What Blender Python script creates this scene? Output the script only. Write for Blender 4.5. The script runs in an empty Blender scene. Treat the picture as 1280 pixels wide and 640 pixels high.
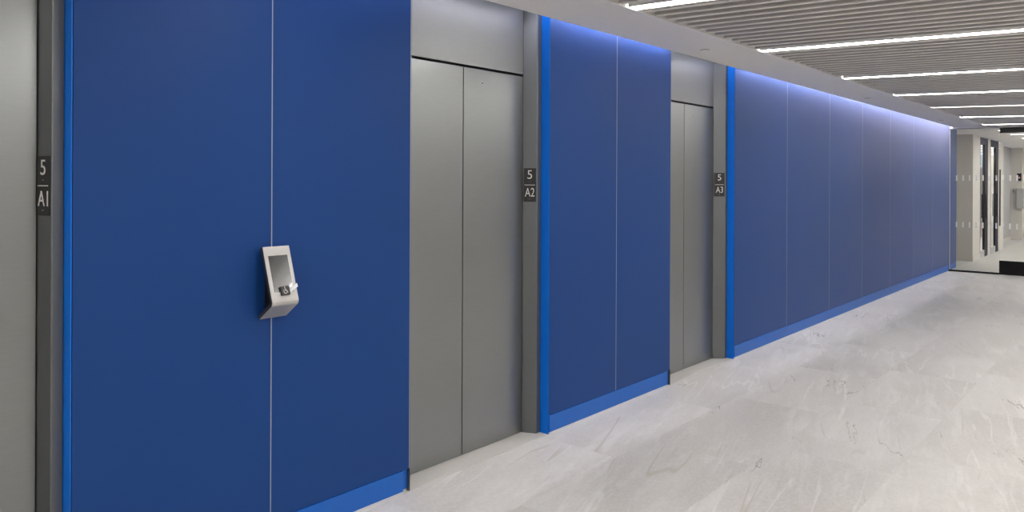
import bpy, bmesh, math, random
from mathutils import Vector, Matrix
random.seed(7)
SC = bpy.context.scene
COL = SC.collection

# ------------------------------------------------------------------ materials
def new_mat(name):
    m = bpy.data.materials.new(name); m.use_nodes = True
    nt = m.node_tree
    return m, nt, nt.nodes['Principled BSDF']

def mat(name, col, rough=0.5, metal=0.0, var=0.04, scale=8.0, stretch=(1, 1, 1), spec=0.5, bump=0.0, rvar=0.0, coat=0.0):
    """principled with a faint noise variation of the surface's own colour"""
    m, nt, b = new_mat(name)
    tc = nt.nodes.new('ShaderNodeTexCoord'); mp = nt.nodes.new('ShaderNodeMapping')
    mp.inputs['Scale'].default_value = stretch
    no = nt.nodes.new('ShaderNodeTexNoise'); no.inputs['Scale'].default_value = scale; no.inputs['Detail'].default_value = 4
    nt.links.new(tc.outputs['Object'], mp.inputs['Vector']); nt.links.new(mp.outputs['Vector'], no.inputs['Vector'])
    rp = nt.nodes.new('ShaderNodeMapRange')
    rp.inputs['To Min'].default_value = 1 - var; rp.inputs['To Max'].default_value = 1 + var
    nt.links.new(no.outputs['Fac'], rp.inputs['Value'])
    mx = nt.nodes.new('ShaderNodeVectorMath'); mx.operation = 'SCALE'
    mx.inputs[0].default_value = col[:3]
    nt.links.new(rp.outputs['Result'], mx.inputs['Scale'])
    nt.links.new(mx.outputs['Vector'], b.inputs['Base Color'])
    b.inputs['Roughness'].default_value = rough; b.inputs['Metallic'].default_value = metal
    b.inputs['Specular IOR Level'].default_value = spec
    b.inputs['Coat Weight'].default_value = coat
    if rvar:
        r2 = nt.nodes.new('ShaderNodeMapRange'); r2.inputs['To Min'].default_value = rough - rvar; r2.inputs['To Max'].default_value = rough + rvar
        nt.links.new(no.outputs['Fac'], r2.inputs['Value']); nt.links.new(r2.outputs['Result'], b.inputs['Roughness'])
    if bump:
        bp = nt.nodes.new('ShaderNodeBump'); bp.inputs['Strength'].default_value = bump; bp.inputs['Distance'].default_value = 0.002
        nt.links.new(no.outputs['Fac'], bp.inputs['Height']); nt.links.new(bp.outputs['Normal'], b.inputs['Normal'])
    return m

def emit(name, col, strength):
    m, nt, b = new_mat(name)
    b.inputs['Base Color'].default_value = (0.8, 0.8, 0.8, 1)
    b.inputs['Emission Color'].default_value = (*col, 1); b.inputs['Emission Strength'].default_value = strength
    return m

def glass(name, tint=(0.985, 0.99, 0.985), rough=0.0):
    m, nt, b = new_mat(name)
    b.inputs['Base Color'].default_value = (*tint, 1); b.inputs['Roughness'].default_value = rough
    b.inputs['Transmission Weight'].default_value = 1.0; b.inputs['IOR'].default_value = 1.45
    return m

def stone():
    m, nt, b = new_mat('stone_tile')
    N = nt.nodes; L = nt.links
    def math_(op, a, b_=None, c=None):
        n = N.new('ShaderNodeMath'); n.operation = op
        for i, v in enumerate((a, b_, c)):
            if v is None: continue
            if isinstance(v, (int, float)): n.inputs[i].default_value = v
            else: L.new(v, n.inputs[i])
        return n.outputs[0]
    geo = N.new('ShaderNodeTexCoord'); sp = N.new('ShaderNodeSeparateXYZ'); L.new(geo.outputs['Object'], sp.inputs[0])
    X, Y = sp.outputs['X'], sp.outputs['Y']
    # tiles 0.61 wide, 1.2 long, each row stepped by about a third
    u = math_('DIVIDE', math_('ADD', X, 0.09), 0.61)
    row = math_('FLOOR', u)
    fu = math_('SUBTRACT', u, row)
    v = math_('DIVIDE', math_('SUBTRACT', math_('SUBTRACT', Y, 3.58), math_('MULTIPLY', row, 0.38)), 1.2)
    cell = math_('FLOOR', v); fv = math_('SUBTRACT', v, cell)
    # joint mask
    du = math_('MULTIPLY', math_('MINIMUM', fu, math_('SUBTRACT', 1.0, fu)), 0.61)
    dv = math_('MULTIPLY', math_('MINIMUM', fv, math_('SUBTRACT', 1.0, fv)), 1.2)
    joint = math_('LESS_THAN', math_('MINIMUM', du, dv), 0.0012)
    cid = N.new('ShaderNodeCombineXYZ'); L.new(row, cid.inputs[0]); L.new(cell, cid.inputs[1])
    wn = N.new('ShaderNodeTexWhiteNoise'); wn.noise_dimensions = '3D'; L.new(cid.outputs[0], wn.inputs['Vector'])
    off = N.new('ShaderNodeVectorMath'); off.operation = 'SCALE'; L.new(wn.outputs['Color'], off.inputs[0]); off.inputs['Scale'].default_value = 40
    pos = N.new('ShaderNodeVectorMath'); pos.operation = 'ADD'; L.new(geo.outputs['Object'], pos.inputs[0]); L.new(off.outputs[0], pos.inputs[1])
    def noise(scale, detail=4, rough=0.55, dist=0.0, rot=0.0, sc=(1, 1, 1), vec=None):
        mp = N.new('ShaderNodeMapping'); mp.inputs['Rotation'].default_value = (0, 0, rot); mp.inputs['Scale'].default_value = sc
        # rotate first, then stretch
        r = N.new('ShaderNodeVectorRotate'); r.rotation_type = 'Z_AXIS'; r.inputs['Angle'].default_value = rot
        L.new(vec or pos.outputs[0], r.inputs['Vector'])
        mp.inputs['Rotation'].default_value = (0, 0, 0); L.new(r.outputs[0], mp.inputs['Vector'])
        n = N.new('ShaderNodeTexNoise'); n.inputs['Scale'].default_value = scale; n.inputs['Detail'].default_value = detail
        n.inputs['Roughness'].default_value = rough; n.inputs['Distortion'].default_value = dist
        L.new(mp.outputs[0], n.inputs['Vector']); return n.outputs['Fac']
    def ramp(val, a, b2, lo=0.0, hi=1.0):
        r = N.new('ShaderNodeMapRange'); r.interpolation_type = 'SMOOTHSTEP'
        L.new(val, r.inputs['Value']); r.inputs['From Min'].default_value = a; r.inputs['From Max'].default_value = b2
        r.inputs['To Min'].default_value = lo; r.inputs['To Max'].default_value = hi; return r.outputs[0]
    def mix(fac, A, B):
        n = N.new('ShaderNodeMix'); n.data_type = 'RGBA'
        if isinstance(fac, float): n.inputs[0].default_value = fac
        else: L.new(fac, n.inputs[0])
        for s, c in ((6, A), (7, B)):
            if isinstance(c, tuple): n.inputs[s].default_value = (*c, 1)
            else: L.new(c, n.inputs[s])
        return n.outputs[2]
    rot = math.radians(-13)
    cloud = noise(1.3, 5, 0.6, 0.5, rot, (1, 0.4, 1))
    c = mix(ramp(cloud, 0.30, 0.70), (0.45, 0.43, 0.405), (0.60, 0.58, 0.55))
    c = mix(math_('MULTIPLY', wn.outputs['Value'], 0.5), c, (0.56, 0.52, 0.485))
    # fine mottling and grain
    c = mix(ramp(noise(70, 3, 0.75), 0.40, 0.72, 0, 0.30), c, (0.76, 0.745, 0.72))
    c = mix(ramp(noise(22, 5, 0.75, 0.2, rot, (1, .35, 1)), 0.50, 0.75, 0, 0.30), c, (0.49, 0.46, 0.425))
    c = mix(ramp(noise(7, 6, 0.7, 0.3, rot, (1, .16, 1)), 0.50, 0.70, 0, 0.38), c, (0.74, 0.725, 0.70))
    c = mix(ramp(noise(5, 5, 0.7, 0.2, rot - .1, (1, .14, 1)), 0.54, 0.72, 0, 0.32), c, (0.44, 0.405, 0.375))
    # white feather streaks along the vein direction
    wv = math_('ABSOLUTE', math_('SUBTRACT', noise(2.2, 4, 0.5, 0.15, rot, (1.5, 0.16, 1)), 0.5))
    wmask = ramp(noise(1.1, 3), 0.42, 0.62)
    c = mix(math_('MULTIPLY', ramp(wv, 0.0, 0.014, 0.30, 0.0), wmask), c, (0.83, 0.815, 0.79))
    # tan bands
    tb = math_('ABSOLUTE', math_('SUBTRACT', noise(1.3, 2, 0.4, 0.15, rot - .04, (2.0, 0.16, 1)), 0.45))
    tmask = ramp(noise(1.0, 2), 0.50, 0.60)
    c = mix(math_('MULTIPLY', ramp(tb, 0.0, 0.006, 0.6, 0.0), tmask), c, (0.42, 0.37, 0.315))
    # thin dark cracks, only here and there, running with the veins
    cr = math_('ABSOLUTE', math_('SUBTRACT', noise(2.2, 5, 0.58, 0.2, rot - .14, (1.4, 0.22, 1)), 0.52))
    cmask = ramp(noise(1.4, 2), 0.58, 0.66)
    c = mix(math_('MULTIPLY', ramp(cr, 0.0, 0.0055, 0.9, 0.0), cmask), c, (0.17, 0.13, 0.125))
    c = mix(math_('MULTIPLY', joint, 0.35), c, (0.45, 0.43, 0.40))
    L.new(c, b.inputs['Base Color'])
    b.inputs['Roughness'].default_value = 0.42
    b.inputs['Specular IOR Level'].default_value = 0.35
    bp = N.new('ShaderNodeBump'); bp.inputs['Strength'].default_value = 0.12; bp.inputs['Distance'].default_value = 0.002
    L.new(noise(18, 5, 0.6), bp.inputs['Height']); L.new(bp.outputs[0], b.inputs['Normal'])
    return m

def panel_mat():
    m = mat('blue_panel', (0.007, 0.048, 0.20), 0.5, var=0.03, scale=3, spec=0.22, rvar=0.02)
    b = m.node_tree.nodes['Principled BSDF']
    b.inputs['Sheen Weight'].default_value = 0.35; b.inputs['Sheen Roughness'].default_value = 0.26
    b.inputs['Sheen Tint'].default_value = (0.85, 0.82, 1.0, 1)
    return m

M = dict(
    panel=panel_mat(),
    fin=mat('lit_blue_paint', (0.0, 0.15, 0.66), 0.45, var=0.02, spec=0.3),  # blue brightened to put the extra light on the returns into the colour
    blue=mat('blue_paint', (0.0, 0.105, 0.46), 0.42, var=0.03),
    steel=mat('brushed_steel', (0.30, 0.31, 0.31), 0.31, 1.0, var=0.05, scale=3, stretch=(1, 6, 60), rvar=0.03),
    satin=mat('satin_steel', (0.34, 0.35, 0.345), 0.5, 0.9, var=0.04, scale=3, stretch=(1, 6, 60)),
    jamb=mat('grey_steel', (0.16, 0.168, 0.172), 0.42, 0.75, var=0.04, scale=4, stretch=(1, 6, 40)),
    alu=mat('aluminium', (0.72, 0.73, 0.75), 0.35, 0.7, var=0.04, scale=20),
    strip=mat('panel_edge_aluminium', (0.34, 0.36, 0.42), 0.5, 0.4),
    silver=mat('kiosk_silver', (0.46, 0.45, 0.435), 0.36, 0.4, var=0.05, scale=30, stretch=(1, 1, 8)),
    dark=mat('dark_grey_plastic', (0.035, 0.034, 0.033), 0.45),
    black=mat('black_metal', (0.006, 0.005, 0.005), 0.6, spec=0.25),
    gap=mat('shadow_gap', (0.01, 0.01, 0.011), 0.8),
    signblack=mat('sign_black', (0.018, 0.018, 0.018), 0.55),
    signwhite=mat('sign_lettering', (0.62, 0.61, 0.57), 0.5),
    screen=mat('screen_glass', (0.02, 0.022, 0.022), 0.17, spec=1.0, coat=0.6, var=0.02),
    white=mat('white_plaster', (0.74, 0.72, 0.69), 0.85, var=0.02, scale=30, bump=0.05),
    soffit=mat('white_ceiling_board', (0.83, 0.81, 0.80), 0.9, var=0.02, scale=12),
    slatedge=mat('lit_slat_edge', (0.86, 0.83, 0.78), 0.7, var=0.02),  # same slats, paled to paint the light on their undersides
    slat=mat('shaded_taupe_slat', (0.56, 0.53, 0.50), 0.8, var=0.04, scale=6, stretch=(1, 8, 8)),  # slat sides, shade put into the darker colour
    back=mat('baffle_backing', (0.22, 0.21, 0.20), 0.9),
    sill=mat('stone_threshold', (0.55, 0.53, 0.50), 0.5, var=0.05, scale=25),
    floor=stone(),
    farfloor=mat('pale_concrete_floor', (0.45, 0.44, 0.41), 0.55, var=0.08, scale=2),
    lamp=emit('lamp_diffuser', (1.0, 0.975, 0.94), 31.0),
    lampoff=emit('dimmed_diffuser', (1.0, 0.95, 0.88), 5.0),
    cove=emit('cove_led', (0.87, 0.86, 1.0), 155.0),
    glass=glass('clear_glass'),
    mark=mat('white_vinyl', (0.85, 0.85, 0.83), 0.6),
    whiteplastic=mat('white_plastic', (0.72, 0.73, 0.76), 0.35),
    lilac=mat('lilac_print', (0.45, 0.42, 0.56), 0.5),
    bluegrey=mat('blue_grey_wall', (0.30, 0.40, 0.47), 0.8),
    brown=mat('brown_wood', (0.13, 0.075, 0.05), 0.6, var=0.3, scale=5, stretch=(1, 1, 8)),
    shelf=mat('charcoal_shelving', (0.012, 0.012, 0.014), 0.7),
    red=mat('red_enamel', (0.35, 0.02, 0.04), 0.5),
    navy=mat('navy_door', (0.01, 0.015, 0.06), 0.5),
    greycab=mat('grey_cabinet', (0.42, 0.42, 0.41), 0.6),
    warm=mat('warm_white_wall', (0.60, 0.575, 0.525), 0.85, var=0.02),
    cleartape=mat('frosted_tape', (0.8, 0.82, 0.86), 0.25),
)

# ------------------------------------------------------------------ mesh helpers
def box(bm, x0, x1, y0, y1, z0, z1):
    vs = [bm.verts.new((x, y, z)) for z in (z0, z1) for y in (y0, y1) for x in (x0, x1)]
    for f in ((0, 2, 3, 1), (4, 5, 7, 6), (0, 1, 5, 4), (2, 6, 7, 3), (0, 4, 6, 2), (1, 3, 7, 5)):
        bm.faces.new([vs[i] for i in f])
def prism(bm, pts, axis, a, b):
    """pts: 2-D outline; extruded along axis from a to b.  axis 'y': pts=(x,z); axis 'z': pts=(x,y)"""
    def P(p, t): return (p[0], t, p[1]) if axis == 'y' else (p[0], p[1], t)
    A = [bm.verts.new(P(p, a)) for p in pts]; B = [bm.verts.new(P(p, b)) for p in pts]
    bm.faces.new(A); bm.faces.new(B[::-1])
    n = len(pts)
    for i in range(n): bm.faces.new((A[i], B[i], B[(i + 1) % n], A[(i + 1) % n]))
def cyl(bm, c, r, h, axis='z', n=24, r2=None):
    mt = Matrix.Translation(c)
    if axis == 'y': mt = mt @ Matrix.Rotation(math.pi / 2, 4, 'X')
    if axis == 'x': mt = mt @ Matrix.Rotation(math.pi / 2, 4, 'Y')
    bmesh.ops.create_cone(bm, cap_ends=True, segments=n, radius1=r, radius2=r if r2 is None else r2, depth=h, matrix=mt)
def obj(name, bm, m, parent=None, bevel=0.0, loc=None, kind=None, smooth=False):
    bmesh.ops.recalc_face_normals(bm, faces=bm.faces)
    me = bpy.data.meshes.new(name); bm.to_mesh(me); bm.free()
    me.materials.append(m if not isinstance(m, str) else M[m])
    if smooth:
        for p in me.polygons: p.use_smooth = True
    o = bpy.data.objects.new(name, me); COL.objects.link(o)
    if parent: o.parent = parent
    if loc: o.location = loc
    if bevel:
        md = o.modifiers.new('bevel', 'BEVEL'); md.width = bevel; md.segments = 2; md.limit_method = 'ANGLE'
    if kind: o['kind'] = kind
    return o
def bx(name, dims, m, parent=None, bevel=0.0, kind=None):
    bm = bmesh.new()
    for d in (dims if isinstance(dims[0], (tuple, list)) else [dims]): box(bm, *d)
    return obj(name, bm, m, parent, bevel, kind=kind)
def tag(o, label, cat, group=None):
    o['label'] = label; o['category'] = cat
    if group: o['group'] = group
    return o
def thing(name, label, cat, loc=(0, 0, 0), group=None, rz=0.0):
    o = bpy.data.objects.new(name, None); COL.objects.link(o); o.empty_display_size = 0.1
    o.location = loc; o.rotation_euler = (0, 0, rz)
    return tag(o, label, cat, group)
def struct(name, dims, m, bevel=0.0): return bx(name, dims, m, None, bevel, 'structure')

H = 2.50          # soffit height
TOP = 2.66        # top of the cladding, up in the cove
YE = 15.0         # glass partition
# ------------------------------------------------------------------ room shell
struct('floor', (-0.30, 5.0, -8.0, YE + .01, -0.05, 0.0), 'floor')
struct('floor', (-3.0, 6.0, YE + .01, 31.0, -0.05, 0.0), 'farfloor')
# wall core behind the cladding and the elevator portals
struct('wall_left', [(-0.30, -0.021, 0.991, 2.52, 0, 2.80), (-0.30, -0.021, 3.642, 5.125, 0, 2.80),
                     (-0.30, -0.021, 6.255, 15.60, 0, 2.80), (-0.34, -0.30, -8.0, 15.60, 0, 2.80),
                     (-0.30, -0.021, -8.0, -0.21, 0, 2.80)], 'white')
struct('wall_right', (5.0, 5.1, -8.0, YE, 0, 2.80), 'white')
struct('wall_back', (-0.34, 5.1, -8.1, -8.0, 0, 2.80), 'white')
# soffit along the elevator wall with a cove slot at the wall
struct('ceiling', [(0.055, 0.45, -8.0, YE, H, H + .03), (0.055, 0.07, -8.0, YE, H + .03, H + .06)], 'soffit')
struct('trim_1', (0.45, 0.555, -8.0, YE, H - 0.004, H + .03), 'soffit', 0.002)
struct('ceiling', (-0.34, 0.56, -8.0, YE, 2.76, 2.80), 'white')
struct('ceiling', (0.445, 0.46, -8.0, YE, H + .03, 2.76), 'white')

# raked slatted ceiling
SL = 0.029
LY = [-7.28, -5.46, -3.64, -1.82, 0.0, 1.82, 3.665, 5.47, 7.39, 9.16, 10.92, 12.79, 14.62]
def zc(x): return H - SL * (x - 0.54)
bm = bmesh.new()
y = -2.95
ys = []
k0 = 3.665 - 0.13 * 89
for i in range(260):
    yy = k0 + i * 0.13
    if yy > YE - .05: break
    if any(abs(yy - l) < 0.095 for l in LY): continue
    ys.append(yy)
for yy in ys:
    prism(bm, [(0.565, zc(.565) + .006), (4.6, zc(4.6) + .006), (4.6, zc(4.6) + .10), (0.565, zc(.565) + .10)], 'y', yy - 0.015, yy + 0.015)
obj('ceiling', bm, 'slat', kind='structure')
bm = bmesh.new()                      # lower edge of every slat, paler colour paints in its light
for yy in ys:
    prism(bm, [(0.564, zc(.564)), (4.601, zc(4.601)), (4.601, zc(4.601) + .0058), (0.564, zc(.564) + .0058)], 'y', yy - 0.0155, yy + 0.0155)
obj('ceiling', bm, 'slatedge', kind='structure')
bm = bmesh.new(); prism(bm, [(0.46, zc(.46) + .101), (5.0, zc(5) + .101), (5.0, zc(5) + .13), (0.46, zc(.46) + .13)], 'y', -8.0, YE)
obj('ceiling', bm, 'back', kind='structure')
bm = bmesh.new(); prism(bm, [(4.6, zc(4.6) - .004), (5.0, zc(5) - .004), (5.0, zc(5) + .1), (4.6, zc(4.6) + .1)], 'y', -8.0, YE)
obj('ceiling', bm, 'soffit', kind='structure')

# linear lights set between the slats
names = {3.665: 'first linear ceiling light ahead, thick strip cut by the top edge of the photo',
         5.47: 'bright linear ceiling light between the near cut-off strip and the strip over elevator A3 panel run',
         7.39: 'third linear ceiling light counting from the near end, over the middle of the corridor',
         9.16: 'fourth linear ceiling light counting from the near end, thin and bright',
         10.92: 'thin dim cream linear ceiling light, fifth counting from the near end',
         12.79: 'bright linear ceiling light just beyond the dim cream strip',
         14.62: 'last linear ceiling light before the glass partition'}
names[5.47] = 'second linear ceiling light counting from the near end, the longest and brightest in view'
for l in LY:
    off = abs(l - 10.92) < .01
    t = thing('linear_light', names.get(l, 'linear ceiling light behind the viewpoint, out of the photo'), 'ceiling light',
              (0.565, l, zc(.565)), 'linear lights in the slatted ceiling')
    w = 0.022 if off else 0.046
    L = 4.035; dz = -SL * L
    def strip(name, y0, y1, h0, h1, m, x0=0.0, x1=L):
        bm = bmesh.new(); prism(bm, [(x0, -SL * x0 + h0), (x1, -SL * x1 + h0), (x1, -SL * x1 + h1), (x0, -SL * x0 + h1)], 'y', y0, y1)
        return obj(name, bm, m, t)
    strip('diffuser', -w, w, -0.003 if off else 0.003, 0.02, 'lampoff' if off else 'lamp', 0.004, L - .004)
    bm = bmesh.new()
    for s in (-1, 1):
        a, b2 = sorted((s * w, s * (w + .008)))
        prism(bm, [(0, -0.001), (L, dz - .001), (L, dz + .09), (0, .09)], 'y', a, b2)
    obj('housing', bm, 'soffit', t)

# cove LED strips up behind the soffit edge (real fixtures, seen as the glow down the cladding)
for (a, b2, wd, lab) in ((1.0, 2.50, .006, 'led strip in the cove above the large blue panels'),
                         (2.54, 3.62, .0014, 'thin led strip in the cove above elevator A2'),
                         (3.66, 5.11, .006, 'led strip in the cove above the narrow pair of blue panels'),
                         (5.15, 6.23, .0014, 'thin led strip in the cove above elevator A3'),
                         (6.27, 14.95, .006, 'led strip in the ceiling cove above the long blue wall')):
    t = thing('cove_light', lab, 'cove light', (0.034, a, H + .115), 'led strips in the wall cove')
    bx('led_strip', (-wd, wd, 0, b2 - a, 0, .003), 'cove', t)
    bx('channel', [(-.009, .009, 0, b2 - a, .0035, .006), (-.009, -.0072, 0, b2 - a, -.004, .0035), (.0072, .009, 0, b2 - a, -.004, .0035)], 'alu', t)
    for k in range(4): bx('bracket', (.009, .034, k * (b2 - a - .02) / 3, k * (b2 - a - .02) / 3 + .02, 0.0, .004), 'alu', t)

# concealed sprinkler covers on the soffit
for (x, y_, lab) in ((0.26, 5.16, 'round white sprinkler cover on the soffit near elevator A3'),
                     (0.235, 9.29, 'round white sprinkler cover on the soffit over the middle of the long blue wall'),
                     (0.21, 13.25, 'round white sprinkler cover on the soffit nearest the glass partition')):
    t = thing('sprinkler_cover', lab, 'sprinkler cover', (x, y_, H), 'sprinkler covers along the soffit')
    bm = bmesh.new(); cyl(bm, (0, 0, -0.006), 0.040, 0.004, n=32); obj('cover_plate', bm, 'soffit', t, 0.001)
    bm = bmesh.new(); cyl(bm, (0, 0, -0.002), 0.034, 0.004, n=32); obj('shadow_ring', bm, 'dark', t)

# ------------------------------------------------------------------ blue cladding panels
panels = [
    (0.993, 1.755, 'large blue wall panel left of the silver access kiosk'),
    (1.755, 2.522, 'large blue wall panel between the silver kiosk and elevator A2'),
    (3.642, 4.384, 'blue wall panel just right of elevator A2, next to its blue return'),
    (4.384, 5.130, 'blue wall panel just left of elevator A3'),
    (6.255, 7.469, 'first blue panel of the long wall, right of elevator A3'),
    (7.469, 8.728, 'second blue panel of the long wall, counting from elevator A3'),
    (8.728, 9.946, 'third blue panel of the long wall, counting from elevator A3'),
    (9.946, 11.217, 'fourth blue panel of the long wall, counting from elevator A3'),
    (11.217, 12.488, 'fifth blue panel of the long wall, counting from elevator A3'),
    (12.488, 13.734, 'sixth blue panel of the long wall, second from the glass partition'),
    (13.734, 14.985, 'last blue panel of the long wall, touching the glass partition'),
    (15.015, 15.600, 'narrow blue panel behind the glass partition'),
]
for (a, b2, lab) in panels:
    t = thing('wall_panel', lab, 'wall panel', (0, a, 0.112), 'blue cladding panels of the elevator wall')
    w = b2 - a
    bx('panel_face', (-0.021, 0.0, 0.0, w - 0.0045, 0.003, TOP - .112), 'panel', t)
    bx('edge_strip', (-0.021, 0.0004, w - 0.0045, w, 0.003, TOP - .112), 'strip', t)
# baseboards with a small aluminium foot, and a set-back corner piece at the right-hand end
for i, (a, b2) in enumerate(((0.993, 2.522), (3.642, 5.130), (6.255, 14.985), (15.015, 15.6))):
    cut = 0.045 if i != 2 else 0.05
    struct('baseboard_left', [(-0.021, 0.0045, a, b2 - cut, 0.013, 0.1125)], 'blue', 0.0008)
    if i == 2: struct('trim_2', (-0.02, 0.002, b2 - cut, b2, 0.0, 0.1125), 'black')
    else: struct('trim_2', [(-0.021, -0.016, b2 - cut, b2 - 0.002, 0.012, 0.1125)], 'blue')
    struct('trim_3', [(-0.021, 0.0025, a, b2 - cut, 0.0, 0.0125)], 'alu')
# end returns (blue reveal facing the viewer at the left side of each panel run)
for (a, x0) in ((0.987, -0.06), (3.636, -0.06), (6.245, -0.06), ):
    struct('trim_4', (-0.075, 0.0, a, a + 0.003, 0.0, TOP), 'fin')
# far side returns of the first two runs
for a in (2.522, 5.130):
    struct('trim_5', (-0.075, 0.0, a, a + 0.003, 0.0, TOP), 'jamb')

# ------------------------------------------------------------------ elevators
def elevator(y0, ys_, y1, f0, f1, num, label, hole):
    """y0..y1 door opening, ys_ the seam, f0/f1 where the portal meets the cladding returns"""
    t = thing('elevator_entrance', label, 'elevator', (0, y0, 0), 'elevator entrances')
    def B(name, d, m, bev=0.0, par=t):
        ds = d if isinstance(d[0], (tuple, list)) else [d]
        return bx(name, [(a, b, c - y0, e - y0, f, g) for (a, b, c, e, f, g) in ds], m, par, bev)
    DH = 2.172
    XD = -0.142
    l = B('door_panel', (XD - .03, XD, y0 + .006, ys_ - .003, 0.006, DH - .006), 'steel', 0.0012)
    r = B('door_panel', (XD - .03, XD, ys_ + .003, y1 - .004, 0.006, DH - .006), 'steel', 0.0012)
    if hole:
        bm = bmesh.new(); cyl(bm, (XD + .001, hole[0] - y0, hole[1]), 0.0085, 0.003, 'x'); obj('keyhole_ring', bm, 'alu', r)
        bm = bmesh.new(); cyl(bm, (XD + .0022, hole[0] - y0, hole[1]), 0.0055, 0.003, 'x'); obj('keyhole', bm, 'black', r)
    B('transom_panel', (XD - .03, XD + .002, y0 + .004, y1 - .006, DH + .008, 2.755), 'satin', 0.0012)
    B('backing', (-0.298, XD - .034, f0 + .004, f1 - .004, 0.0, 2.755), 'gap')
    # jambs: splayed return plus the narrow face next to the blue reveal
    for s in (0, 1):
        bm = bmesh.new()
        if s: pts = [(XD - .034, y1), (XD, y1), (-0.062, f1 - .040), (-0.060, f1 - .036), (-0.060, f1 - .0015), (XD - .034, f1 - .0015)]
        else: pts = [(XD - .034, y0), (XD - .034, f0 + .0035), (-0.060, f0 + .0035), (-0.060, f0 + .036), (-0.062, f0 + .040), (XD, y0)]
        prism(bm, [(p[0], p[1] - y0) for p in pts], 'z', 0.0, 2.755)
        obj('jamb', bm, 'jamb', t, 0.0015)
    bm = bmesh.new()
    a, b2 = (f0 + .004, f1 - .002)
    B('threshold', (XD - .0335, -0.001, a, b2, 0.0005, 0.003), 'sill')
    return t
elevator(-0.115, 0.405, 0.931, -0.205, 0.987, '1', 'steel elevator entrance A1, cut off by the left edge of the photo', None)
elevator(2.600, 3.036, 3.558, 2.525, 3.634, '2', 'steel elevator entrance A2 between the large blue panels and the narrow pair', (3.189, 2.09))
elevator(5.205, 5.607, 6.140, 5.133, 6.243, '3', 'steel elevator entrance A3, farthest from the viewer', (5.751, 2.075))

# ------------------------------------------------------------------ floor / car signs on the jambs
def text_mesh(s, width, height):
    cu = bpy.data.curves.new('lettering', 'FONT'); cu.body = s; cu.size = 1.0; cu.extrude = 0.02
    cu.offset = -0.003
    o = bpy.data.objects.new('lettering', cu); COL.objects.link(o)
    bpy.context.view_layer.update()
    me = bpy.data.meshes.new_from_object(o.evaluated_get(bpy.context.evaluated_depsgraph_get()))
    bpy.data.objects.remove(o); bpy.data.curves.remove(cu)
    xs = [v.co.x for v in me.vertices]; yy = [v.co.y for v in me.vertices]
    cx, cy = (min(xs) + max(xs)) / 2, (min(yy) + max(yy)) / 2
    sx, sy = width / (max(xs) - min(xs)), height / (max(yy) - min(yy))
    for v in me.vertices:
        x, y_, z = v.co
        v.co = ((x - cx) * sx, -z * 0.05 - 0.0005, (y_ - cy) * sy)       # facing -Y
    me.update(); return me
def add_mesh(name, me, m, parent, loc):
    me.materials.clear(); me.materials.append(M[m]); me.name = name
    o = bpy.data.objects.new(name, me); COL.objects.link(o); o.parent = parent; o.location = loc
    return o
def sign(y1, f1, num, label):
    XD = -0.142
    p0 = Vector((XD, y1, 0)); p1 = Vector((-0.062, f1 - .040, 0))
    mid = (p0 + p1) / 2; d = (p1 - p0); ang = math.atan2(d.y, d.x); W = d.length * 0.885
    nrm = Vector((d.y, -d.x, 0)).normalized()
    t = thing('elevator_sign', label, 'sign', mid + nrm * 0.0035 + Vector((0, 0, 1.508)), 'floor number signs on elevator jambs', ang)
    h = 0.102
    bx('sign_plate', (-W / 2, W / 2, -0.001, 0.003, -h, h), 'signblack', t, 0.0008)
    z = -0.001
    add_mesh('floor_number', text_mesh('5', 0.029, 0.052), 'signwhite', t, (0, z, 0.063))
    add_mesh('car_number', text_mesh('A' + num, 0.060, 0.052), 'signwhite', t, (0, z, -0.044))
    bx('divider_line', (-W * .42, W * .42, -0.0022, -0.0012, -0.0016, 0.0016), 'signwhite', t)
    for zz, n in ((0.020, 2), (-0.084, 4)):
        bm = bmesh.new()
        for i in range(n):
            cyl(bm, ((i - (n - 1) / 2) * 0.0032, -0.0016, zz + (0.0012 if i % 2 else -0.0012)), 0.0009, 0.0012, 'y', 8)
        obj('braille_dots', bm, 'greycab', t)
sign(0.931, 0.987, '1', 'black sign reading 5 over A1 on the left elevator jamb')
sign(3.558, 3.634, '2', 'black sign reading 5 over A2 on the middle elevator jamb')
sign(6.140, 6.243, '3', 'black sign reading 5 over A3 on the farthest elevator jamb')

# ------------------------------------------------------------------ access kiosk
K = thing('access_kiosk', 'silver angled touchscreen kiosk mounted on the blue wall over a panel seam', 'kiosk', (0, 1.688, 0))
KW = 0.122
outer = [(0.038, 1.258), (0.1050, 1.058), (0.1095, 1.048), (0.1120, 1.039), (0.1105, 1.030), (0.1060, 1.022), (0.020, 0.962)]
def offset(pts, d):
    out = []
    for i, p in enumerate(pts):
        a = Vector(pts[max(i - 1, 0)]); b2 = Vector(pts[min(i + 1, len(pts) - 1)])
        t = (b2 - a).normalized(); out.append((p[0] + t.y * d, p[1] - t.x * d))
    return out
inner = offset(outer, 0.017)
bm = bmesh.new(); prism(bm, outer + inner[::-1], 'y', 0.0, KW)
body = obj('body', bm, 'silver', K, 0.0016)
inner2 = offset(outer, 0.0165)
bm = bmesh.new(); prism(bm, [(p[0], p[1]) for p in inner2[:]] + [(0.0006, 0.995), (0.0006, 1.225)], 'y', 0.034, KW - .030)
obj('wall_housing', bm, 'black', K)
bm = bmesh.new(); inn = offset(outer, 0.002)
prism(bm, inn + offset(outer, 0.0165)[::-1], 'y', -0.0008, 0.0005)
obj('side_plate', bm, 'dark', K)
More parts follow.
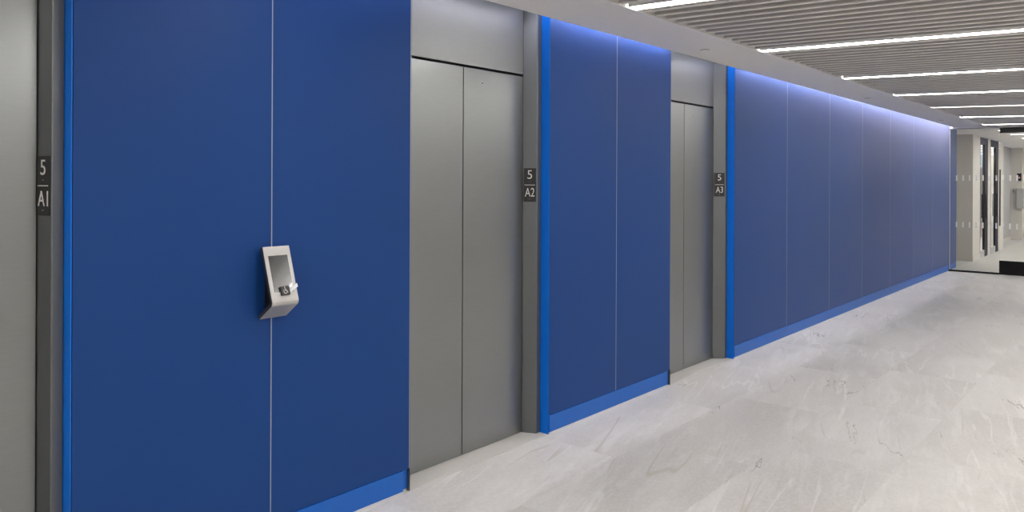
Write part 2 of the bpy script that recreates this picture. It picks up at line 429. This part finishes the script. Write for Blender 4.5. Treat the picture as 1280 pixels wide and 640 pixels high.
# frame on the upper face: s down the slope, w across, n outwards
A = Vector((0.038, 0, 1.258)); Bv = Vector((0.1050, 0, 1.058)); S = (Bv - A).normalized(); Wd = Vector((0, 1, 0)); Nn = Vector((-S.z, 0, S.x)); 
if Nn.x < 0: Nn = -Nn
def slab(name, m, s0, s1, w0, w1, n0, n1, parent, skew=0.0, bev=0.0):
    bm = bmesh.new(); vs = []
    for n in (n0, n1):
        for (s, w) in ((s0, w0), (s0, w1), (s1, w1 + skew), (s1, w0 + skew)):
            vs.append(bm.verts.new(A + S * s + Wd * w + Nn * n))
    for f in ((0, 1, 2, 3), (7, 6, 5, 4), (0, 4, 5, 1), (1, 5, 6, 2), (2, 6, 7, 3), (3, 7, 4, 0)): bm.faces.new([vs[i] for i in f])
    return obj(name, bm, m, parent, bev)
scr = slab('screen', 'screen', 0.039, 0.191, 0.017, 0.106, -0.004, 0.0006, K)
btn = slab('accessibility_button', 'dark', 0.170, 0.207, 0.044, 0.083, 0.0006, 0.011, K, 0, 0.0012)
# wheelchair symbol on the button
def stroke(bm, pts, r):
    for (a, b2) in zip(pts[:-1], pts[1:]):
        P = A + S * a[0] + Wd * a[1] + Nn * 0.0112; Q = A + S * b2[0] + Wd * b2[1] + Nn * 0.0112
        dirv = (Q - P); L_ = dirv.length; q = dirv.to_track_quat('Z', 'Y')
        bmesh.ops.create_cone(bm, cap_ends=True, segments=8, radius1=r, radius2=r, depth=L_ + r, matrix=Matrix.Translation((P + Q) / 2) @ q.to_matrix().to_4x4())
bm = bmesh.new()
stroke(bm, [(0.177, 0.0605), (0.1845, 0.0615), (0.1900, 0.0625), (0.1905, 0.0685), (0.1975, 0.0715)], 0.0012)
stroke(bm, [(0.1850, 0.0620), (0.1850, 0.0675)], 0.0008)
cc = (0.1920, 0.0610); arc = [(cc[0] + 0.0085 * math.sin(math.radians(a)), cc[1] - 0.0075 * math.cos(math.radians(a))) for a in range(-45, 160, 15)]
stroke(bm, arc, 0.0010)
cyl(bm, A + S * 0.1740 + Wd * 0.0602 + Nn * 0.0112, 0.0018, 0.0012, 'x', 12)
obj('wheelchair_symbol', bm, 'signwhite', btn)
# clear tab that sticks out to the right of the button
bm = bmesh.new()
pts = [(0.184, 0.083), (0.199, 0.083), (0.178, 0.1240), (0.163, 0.1222)]
vs = [bm.verts.new(A + S * s + Wd * w + Nn * (0.004 + 0.010 * max(0, (w - .083) / .04) * .3)) for (s, w) in pts]
vt = [bm.verts.new(v.co + Nn * 0.0015) for v in vs]
bm.faces.new(vs); bm.faces.new(vt[::-1])
for i in range(4): bm.faces.new((vs[i], vt[i], vt[(i + 1) % 4], vs[(i + 1) % 4]))
o = obj('pull_tab', bm, 'whiteplastic', K); o['label'] = 'white plastic tab beside the button'
bm = bmesh.new(); cyl(bm, A + S * 0.194 + Wd * 0.1035 + Nn * 0.0, 0.0016, 0.002, 'x', 12); obj('microphone_hole', bm, 'black', K)
# faint reader mark on the lower face
a2 = Vector((0.1060, 0, 1.022)); b2 = Vector((0.020, 0, 0.962)); S2 = (b2 - a2).normalized(); N2 = Vector((-S2.z, 0, S2.x))
if N2.z > 0: N2 = -N2
bm = bmesh.new()
vs = [bm.verts.new(a2 + S2 * s + Wd * w + N2 * 0.0007) for (s, w) in ((.014, .070), (.014, .084), (.028, .086), (.028, .072))]
bm.faces.new(vs); obj('reader_mark', bm, 'lilac', K)

# ------------------------------------------------------------------ glass partition with a glass door
P = thing('glass_partition', 'clear fixed glass pane beside the blue wall with thin black floor channel', 'glass partition', (0, YE, 0))
bx('pane', (0.006, 0.738, -0.005, 0.005, 0.02, 2.47), 'glass', P)
bx('floor_channel', (0.003, 0.738, -0.018, 0.018, 0.0005, 0.030), 'black', P)
bx('head_channel', (0.003, 0.738, -0.014, 0.014, 2.462, 2.475), 'greycab', P)
bx('wall_channel', (0.0008, 0.010, -0.008, 0.008, 0.03, 2.462), 'alu', P)
mx = [0.111 + 0.0975 * i for i in range(7)]
for x in mx:
    for zz in (1.572, 0.768):
        bx('distraction_marker', (x - .012, x + .012, -0.0066, -0.0054, zz, zz + 0.095), 'mark', P)
D1 = thing('glass_door', 'frameless glass door with deep black top and bottom rails and black pull bar', 'glass door', (0.742, YE, 0))
bx('pane', (0.002, 0.998, -0.005, 0.005, 0.236, 2.372), 'glass', D1)
bx('bottom_rail', (0.0, 1.0, -0.022, 0.022, 0.004, 0.236), 'black', D1, 0.002)
bx('top_rail', (0.0, 1.0, -0.022, 0.022, 2.372, 2.462), 'black', D1, 0.002)
bm = bmesh.new(); cyl(bm, (0.012, -0.055, 1.29), 0.010, 0.94, n=16)
for zz in (0.90, 1.68): cyl(bm, (0.012, -0.030, zz), 0.007, 0.050, 'y', 12)
obj('pull_handle', bm, 'black', D1, smooth=False)
for i in range(9):
    x = mx[-1] + 0.0975 * (i + 1) - 0.742
    for zz in (1.572, 0.768):
        bx('distraction_marker', (x - .012, x + .012, -0.0066, -0.0054, zz, zz + 0.095), 'mark', D1)
W2 = thing('glass_partition', 'clear fixed glass pane on the far side of the glass door', 'glass partition', (1.745, YE, 0))
bx('pane', (0.003, 3.25, -0.005, 0.005, 0.02, 2.40), 'glass', W2)
bx('floor_channel', (0.003, 3.25, -0.018, 0.018, 0.0005, 0.030), 'black', W2)
struct('trim_6', (0.0, 5.0, YE - .03, YE + .03, 2.476, 2.80), 'soffit')
bm = bmesh.new(); prism(bm, [(1.742, 2.402), (5.0, 2.402), (5.0, 2.475), (1.742, 2.475)], 'y', YE - .03, YE + .03)
obj('trim_7', bm, 'soffit', kind='structure')

# ------------------------------------------------------------------ corridor beyond the glass
FH = 2.49
struct('ceiling', (-3.0, 6.0, YE + .03, 31.0, FH, FH + .06), 'soffit')
struct('wall_far', [(-3.0, 0.0, 17.15, 17.30, 0, FH), (-0.16, 0.0, 17.30, 17.92, 0, FH)], 'warm')
struct('wall_far', (-0.052, 0.0, 18.84, 19.15, 0, FH), 'warm')
struct('wall_far', [(-0.16, 0.0, 20.20, 20.90, 0, FH), (-2.8, -0.16, 20.75, 20.90, 2.29, FH), (-0.50, -0.16, 20.78, 20.90, 0, 2.29)], 'warm')
struct('wall_far', (-0.50, -0.30, 20.90, 24.40, 0, FH), 'greycab')
struct('wall_far', [(-0.50, -0.04, 24.40, 24.55, 0, FH)], 'warm')
struct('wall_far', (-3.0, 6.0, 30.9, 31.0, 0, FH), 'white')
struct('wall_far', (-0.50, -0.40, 24.55, 30.9, 0, FH), 'white')
struct('wall_far', (-3.1, -3.0, YE, 31, 0, FH), 'white')
struct('wall_right', (6.0, 6.1, YE, 31, 0, FH), 'white')
struct('wall_left', (-3.0, -0.34, 15.45, 15.60, 0, FH), 'white')
struct('baseboard_far', [(-3.0, 0.006, 17.138, 17.149, 0, 0.10), (0.0005, 0.008, 17.15, 17.92, 0, 0.10), (0.0005, 0.008, 20.20, 20.90, 0, .10),
                         (-0.30, -0.292, 20.91, 24.39, 0, .10), (-0.291, -0.04, 24.388, 24.399, 0, .10)], 'warm')
# two framed glass doors in the far wall
def far_door(name, a, b2):
    bx_ = thing(name, '', 'door', (0, a, 0)); del bx_['label']; del bx_['category']; bx_['kind'] = 'structure'
    w = b2 - a; r = -0.05
    bx('door_frame', [(r, -0.002, 0.001, 0.05, 0, FH - .02), (r, -0.002, w - 0.36, w - .001, 0, FH - .02), (r, -0.002, 0.05, w - .36, 2.33, FH - .02)], 'black', bx_)
    bx('door_glass', (r + .02, r + .028, 0.05, w - .36, 0.14, 2.33), 'glass', bx_)
    bx('bottom_rail', (r + .005, r + .046, 0.05, w - .36, 0.004, 0.14), 'greycab', bx_)
    bx('handle', (r + .056, r + .075, w - .33, w - .31, 0.8, 1.3), 'black', bx_)
far_door('door_1', 17.921, 18.839)
far_door('door_2', 19.151, 20.199)
# rooms behind them
struct('wall_far', (-2.9, -2.8, 17.31, 20.9, 0, FH), 'bluegrey')
struct('wall_far', (-2.8, -0.165, 20.755, 20.775, 0, 2.29), 'bluegrey')
t = thing('shelving_unit', 'dark open shelving with brown lower doors behind the far glass doors', 'shelving', (-1.17, 20.40, 0))
bx('carcass', [(-1.0, 1.0, .30, .33, 0.28, 1.90), (-1.0, -.97, 0, .30, 0.28, 1.90), (.97, 1.0, 0, .30, 0.28, 1.90)], 'shelf', t)
for k in range(9): bx('upright', (-.80 + k * .2, -.785 + k * .2, 0.01, .30, .60, 1.90), 'shelf', t)
for zz in (0.90, 1.2, 1.55): bx('shelf', (-.97, .97, .02, .30, zz, zz + .02), 'shelf', t)
bx('top_board', (-1.02, 1.0, -.02, .34, 1.901, 1.94), 'mark', t)
bx('lower_door', (-.97, .97, 0, .30, .28, .59), 'brown', t)
bx('plinth', (-.97, .97, .02, .30, 0, .279), 'white', t)
for i, y_ in enumerate((17.9, 18.9, 19.9)):
    t = thing('ceiling_panel_light', 'bright ceiling light inside the room behind the far glass doors', 'ceiling light', (-0.55, y_, FH), 'ceiling lights behind the far glass doors')
    bx('diffuser', (-.35, .35, -.3, .3, -.012, -.004), 'lamp', t); bx('frame', [(-.38, -.352, -.33, .33, -.014, 0), (.352, .38, -.33, .33, -.014, 0), (-.35, .35, -.33, -.302, -.014, 0), (-.35, .35, .302, .33, -.014, 0)], 'alu', t)
for l, lab in ((16.15, 'short ceiling light just beyond the glass partition'), (17.6, None), (19.2, None), (20.8, None), (22.4, None), (24.0, None), (26.0, None), (28.5, None)):
    t = thing('linear_light', lab or 'linear ceiling light over the corridor beyond the glass', 'ceiling light', (0.56, l, FH), 'ceiling lights beyond the glass partition')
    bx('diffuser', (0, 3.6, -.05, .05, -.008, -.001), 'lamp', t)
    bx('housing', [(0, 3.6, -.06, -.0505, -.010, 0), (0, 3.6, .0505, .06, -.010, 0)], 'alu', t)
# things on the far wall
t = thing('wall_sign', 'small black square sign with a red and white round symbol on the far wall', 'sign', (-0.112, 24.394, 1.70))
bx('sign_plate', (-.05, .05, -.006, 0, -.10, .10), 'black', t)
bm = bmesh.new(); cyl(bm, (0, -.008, -.01), 0.036, 0.003, 'y', 24); obj('red_disc', bm, 'red', t)
bm = bmesh.new(); cyl(bm, (0.004, -.0105, -.022), 0.013, 0.003, 'y', 16); obj('white_symbol', bm, 'mark', t)
t = thing('wall_cabinet', 'flat grey wall cabinet below the small red and black sign', 'cabinet', (-0.1, 24.39, 0.86))
bx('cabinet_body', (-.065, .10, -.09, 0, 0, .53), 'greycab', t, .003); bx('cabinet_door', (-.058, .094, -.098, -.0905, .012, .518), 'greycab', t, .002)
t = thing('door_intercom', 'tiny dark intercom on the far wall left of the grey cabinet', 'intercom', (-0.235, 24.394, 1.33))
bx('casing', (-.018, .018, -.02, 0, -.07, .07), 'greycab', t, .003); bx('button', (-.008, .008, -.024, -.0202, -.03, .01), 'dark', t)
bx('door_3', [(-0.36, -0.26, 30.88, 30.895, 0, 2.3), (-.2, .9, 30.86, 30.899, 0, 2.2)], 'navy', kind='structure')

# ------------------------------------------------------------------ camera
F = 950.0
th = math.atan2(1453 - 640, F)
cam = bpy.data.cameras.new('camera'); co = bpy.data.objects.new('camera', cam); COL.objects.link(co)
cam.sensor_width = 36.0; cam.sensor_fit = 'HORIZONTAL'; cam.lens = F / 1280 * 36.0
cam.shift_y = -(320 - 226.6) / 1280
cam.clip_start = 0.05; cam.clip_end = 100
co.location = (2.815, 0.0, 1.53)
R = Matrix.Rotation(th, 4, 'Z') @ Matrix.Rotation(math.pi / 2, 4, 'X') @ Matrix.Rotation(0.0042, 4, 'Z')
co.rotation_euler = R.to_euler()
SC.camera = co

# ------------------------------------------------------------------ world and view
w = bpy.data.worlds.new('world'); SC.world = w; w.use_nodes = True
w.node_tree.nodes['Background'].inputs[0].default_value = (0.5, 0.5, 0.5, 1); w.node_tree.nodes['Background'].inputs[1].default_value = 0.0
vs = SC.view_settings
vs.view_transform = 'Standard'; vs.look = 'None'; vs.gamma = 1.0; vs.use_curve_mapping = False
vs.exposure = 0.0
